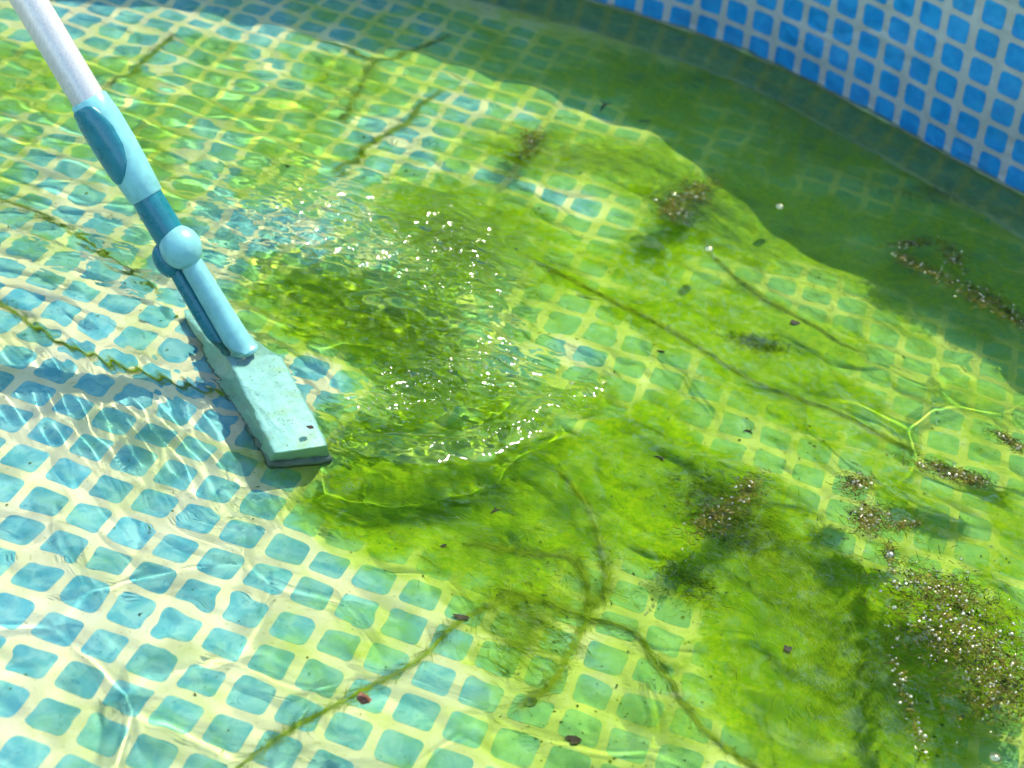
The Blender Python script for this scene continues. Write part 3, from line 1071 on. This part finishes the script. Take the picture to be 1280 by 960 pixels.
# single round bubbles
for x, y, r, lab in [(975, 258, .0054, 'upper of the two large round bubbles on the green water'), (886, 312, .0056, 'lower of the two large round bubbles on the green water'),
                     (1113, 693, .0042, 'bright bubble at the lower tip of the branching scum'), (1244, 948, .0052, 'white bubble near the bottom right corner')]:
    c = above(x, y); c[2] = water_height(c[:1], c[1:2])[0]
    v = ICO_V * r * np.array([1, 1, .75])
    _b = bmesh.new(); bmesh.ops.create_uvsphere(_b, u_segments=28, v_segments=16, radius=r)
    for q in _b.verts: q.co.z *= .75
    me = bpy.data.meshes.new('bubble'); _b.to_mesh(me); _b.free()
    o = link_mesh('bubble', me, M_BUB); o.location = c
    tag(o, lab, 'bubble', 'large bubbles floating on the water')


# ------------------------------------------------------------------ leaf fragments and twigs
M_BROWN = simple_mat('wet brown leaf', (.20, .065, .018), .5, .3)
M_BLACK = simple_mat('rotten dark leaf', (.050, .040, .016), .6, .2)
M_SHELL = simple_mat('pale shell', (.30, .27, .18), .5, .4)


def flake_mesh(outline, th, curl):
    """a thick little leaf piece from its outline, slightly cupped"""
    n = len(outline); v = []
    for k, sc in ((1, 1.0), (1, .55), (-1, .55), (-1, 1.0)):
        for x, y in outline:
            v.append((x * sc, y * sc, k * th / 2 + curl * (x * x + y * y) * sc * sc))
    v += [(0, 0, th / 2), (0, 0, -th / 2)]
    f = []
    for i in range(n):
        j = (i + 1) % n
        f += [[i, j, n + j, n + i], [n + i, n + j, 4 * n], [2 * n + j, 2 * n + i, 4 * n + 1], [3 * n + j, 3 * n + i, 2 * n + i, 2 * n + j], [j, i, 3 * n + i, 3 * n + j]]
    me = bpy.data.meshes.new('leaf_fragment'); me.from_pydata(v, [], f)
    return me


def leaf(x, y, size, asp, rot, mat, lab, float_=False, name='leaf_fragment', curl=12):
    n = random.choice([7, 8, 9])
    out = [(size * random.uniform(.55, 1.25) * math.cos(2 * math.pi * i / n), size * asp * random.uniform(.7, 1.2) * math.sin(2 * math.pi * i / n) * (1 - .55 * abs(math.cos(2 * math.pi * i / n)))) for i in range(n)]
    o = link_mesh(name, flake_mesh(out, size * .07, curl * 2), mat, smooth=False)
    p = above(x, y) if float_ else under(x, y)
    p[2] = water_height(p[:1], p[1:2])[0] - .001 if float_ else -DEPTH + .0022
    o.location = p; o.rotation_euler = (random.uniform(-.2, .2), random.uniform(-.2, .2), rot)
    tag(o, lab, 'leaf', 'bits of leaf in the water')


def twig(x0, y0, x1, y1, r, mat, lab, bend=.15, float_=False):
    f_ = above if float_ else under
    a, b = f_(x0, y0), f_(x1, y1)
    z = .0005 if float_ else -DEPTH + r + .0012
    a[2] = b[2] = z
    d = b - a; nrm = np.array([-d[1], d[0], 0])
    pts = [a + d * t + nrm * bend * math.sin(math.pi * t) for t in np.linspace(0, 1, 9)]
    V, F = tubes([pts], [r], 7)
    side = [pts[5] + (d * .25 * t + nrm * .35 * t) for t in np.linspace(0, 1, 9)]
    V2, F2 = tubes([side], [r * .6], 6)
    V, F = merge([(V, F), (V2, F2)])
    cen = (a + b) / 2
    o = link_mesh('twig', np_mesh('twig', V - cen, F), mat); o.location = cen
    tag(o, lab, 'twig', 'twigs in the water')


leaf(455, 873, .0085, .75, .3, M_BROWN, 'rust brown leaf fragment on the thin strand at the bottom', True)
leaf(577, 774, .0075, .45, .2, M_BLACK, 'dark leaf fragment where the thin strand begins')
leaf(663, 878, .0065, .7, 1.0, M_FILD, 'dark green lump at the end of the looping strand')
leaf(992, 405, .0085, .7, .5, M_BLACK, 'dark brown leaf in the green drift on the right')
leaf(984, 813, .0055, .7, .9, M_BLACK, 'small round leaf bit above the deep green bank')
leaf(388, 533, .0040, .8, .2, M_BROWN, 'little brown bit on top of the wiper head', True)
leaf(556, 682, .0042, .5, .8, M_BLACK, 'tiny black leaf bit in the murky drift')
leaf(715, 926, .0075, .8, .4, M_BLACK, 'blackened round leaf bit near the bottom edge right of centre')
twig(752, 140, 766, 130, .0016, M_BLACK, 'short black twig at the shadow edge below the wall', .1)
twig(795, 152, 812, 154, .0011, M_BLACK, 'thin twig right of the short black twig', .1)
twig(612, 645, 625, 638, .0011, M_BLACK, 'tiny twig in the middle of the murky drift', .15)
twig(816, 574, 828, 580, .0013, M_BLACK, 'forked twig left of the largest dark clump', .3)
twig(822, 440, 832, 444, .0012, M_BLACK, 'short twig over the pale tiles at centre right', .2)
twig(925, 540, 938, 543, .0012, M_BLACK, 'forked twig on pale green tiles right of centre', .3)

# ------------------------------------------------------------------ rim of the pool and the lawn round it
def build_rim():
    K = 14; v = np.zeros((K, NS, 3))
    for k in range(K):
        a = 2 * math.pi * k / K
        v[k, :, :2] = LOOP + NRM * (wall_prof(WALL_H) + .011 + .016 * math.cos(a) - math.tan(LEAN) * RISE)[:, None]
        v[k, :, 2] = WALL_H + RISE + .012 + .016 * math.sin(a)
    i = np.arange(NS); j = (i + 1) % NS
    f = np.concatenate([np.c_[k * NS + i, ((k + 1) % K) * NS + i, ((k + 1) % K) * NS + j, k * NS + j] for k in range(K)])
    return np_mesh('rim_tube', v.reshape(-1, 3), f)


M_RIM = simple_mat('white rim sleeve', (.55, .60, .62), .4)
link_mesh('rim_tube', build_rim(), M_RIM, pool_wall)


def lawn_mat():
    mt, nt, out = mat_new('lawn'); g = NG(nt); p = g.pos()
    c = g.mix(g.ramp(g.noise(p, 3, 5, .6), .3, .7), (.035, .075, .015), (.075, .13, .03))
    c = g.mix(g.ramp(g.noise(p, 120, 3, .7), .4, .7, 0, .6), c, (.02, .045, .01))
    principled(g, out, c, .9, .1, normal=bump(g, g.noise(p, 160, 3), .8, .01))
    return mt


me = bpy.data.meshes.new('ground')
me.from_pydata([(-200, -200, -DEPTH - .008), (200, -200, -DEPTH - .008), (200, 200, -DEPTH - .008), (-200, 200, -DEPTH - .008)], [], [[0, 1, 2, 3]])
tag(link_mesh('ground', me, lawn_mat(), wet=False, smooth=False), kind='structure')


# unseen trees, added so the water mirrors dark leaves instead of bright sky
def added_tree_belt():
    n = 16000
    x = rng.uniform(-42, 46, n); top = 24.6 + .8 * np.sin(x * .5) + .6 * np.sin(x * 1.3 + 1) - .9 * rng.uniform(0, 1, n)
    z = rng.uniform(0, 1, n) ** .9 * top; y = 20.6 + rng.normal(0, 1.4, n)
    P = np.c_[x, y, z - DEPTH]
    A = rng.normal(0, 1, (n, 3)); A /= np.linalg.norm(A, axis=1)[:, None]
    B = np.cross(A, rng.normal(0, 1, (n, 3))); B /= np.linalg.norm(B, axis=1)[:, None]
    r = rng.uniform(.38, .75, n)[:, None]
    V = np.stack([P - A * r, P - B * r * .6, P + A * r, P + B * r * .6], 1).reshape(-1, 3)
    return np_mesh('added_tree_belt', V, np.arange(n * 4).reshape(-1, 4))


M_LEAF = algae_mat('added tree leaves', (.030, .065, .012), (.075, .12, .025), (.018, .04, .008))
tag(link_mesh('added_tree_belt', added_tree_belt(), M_LEAF, wet=False, smooth=False), 'unseen tree belt added to keep bright sky off the water', 'trees', kind='stuff')
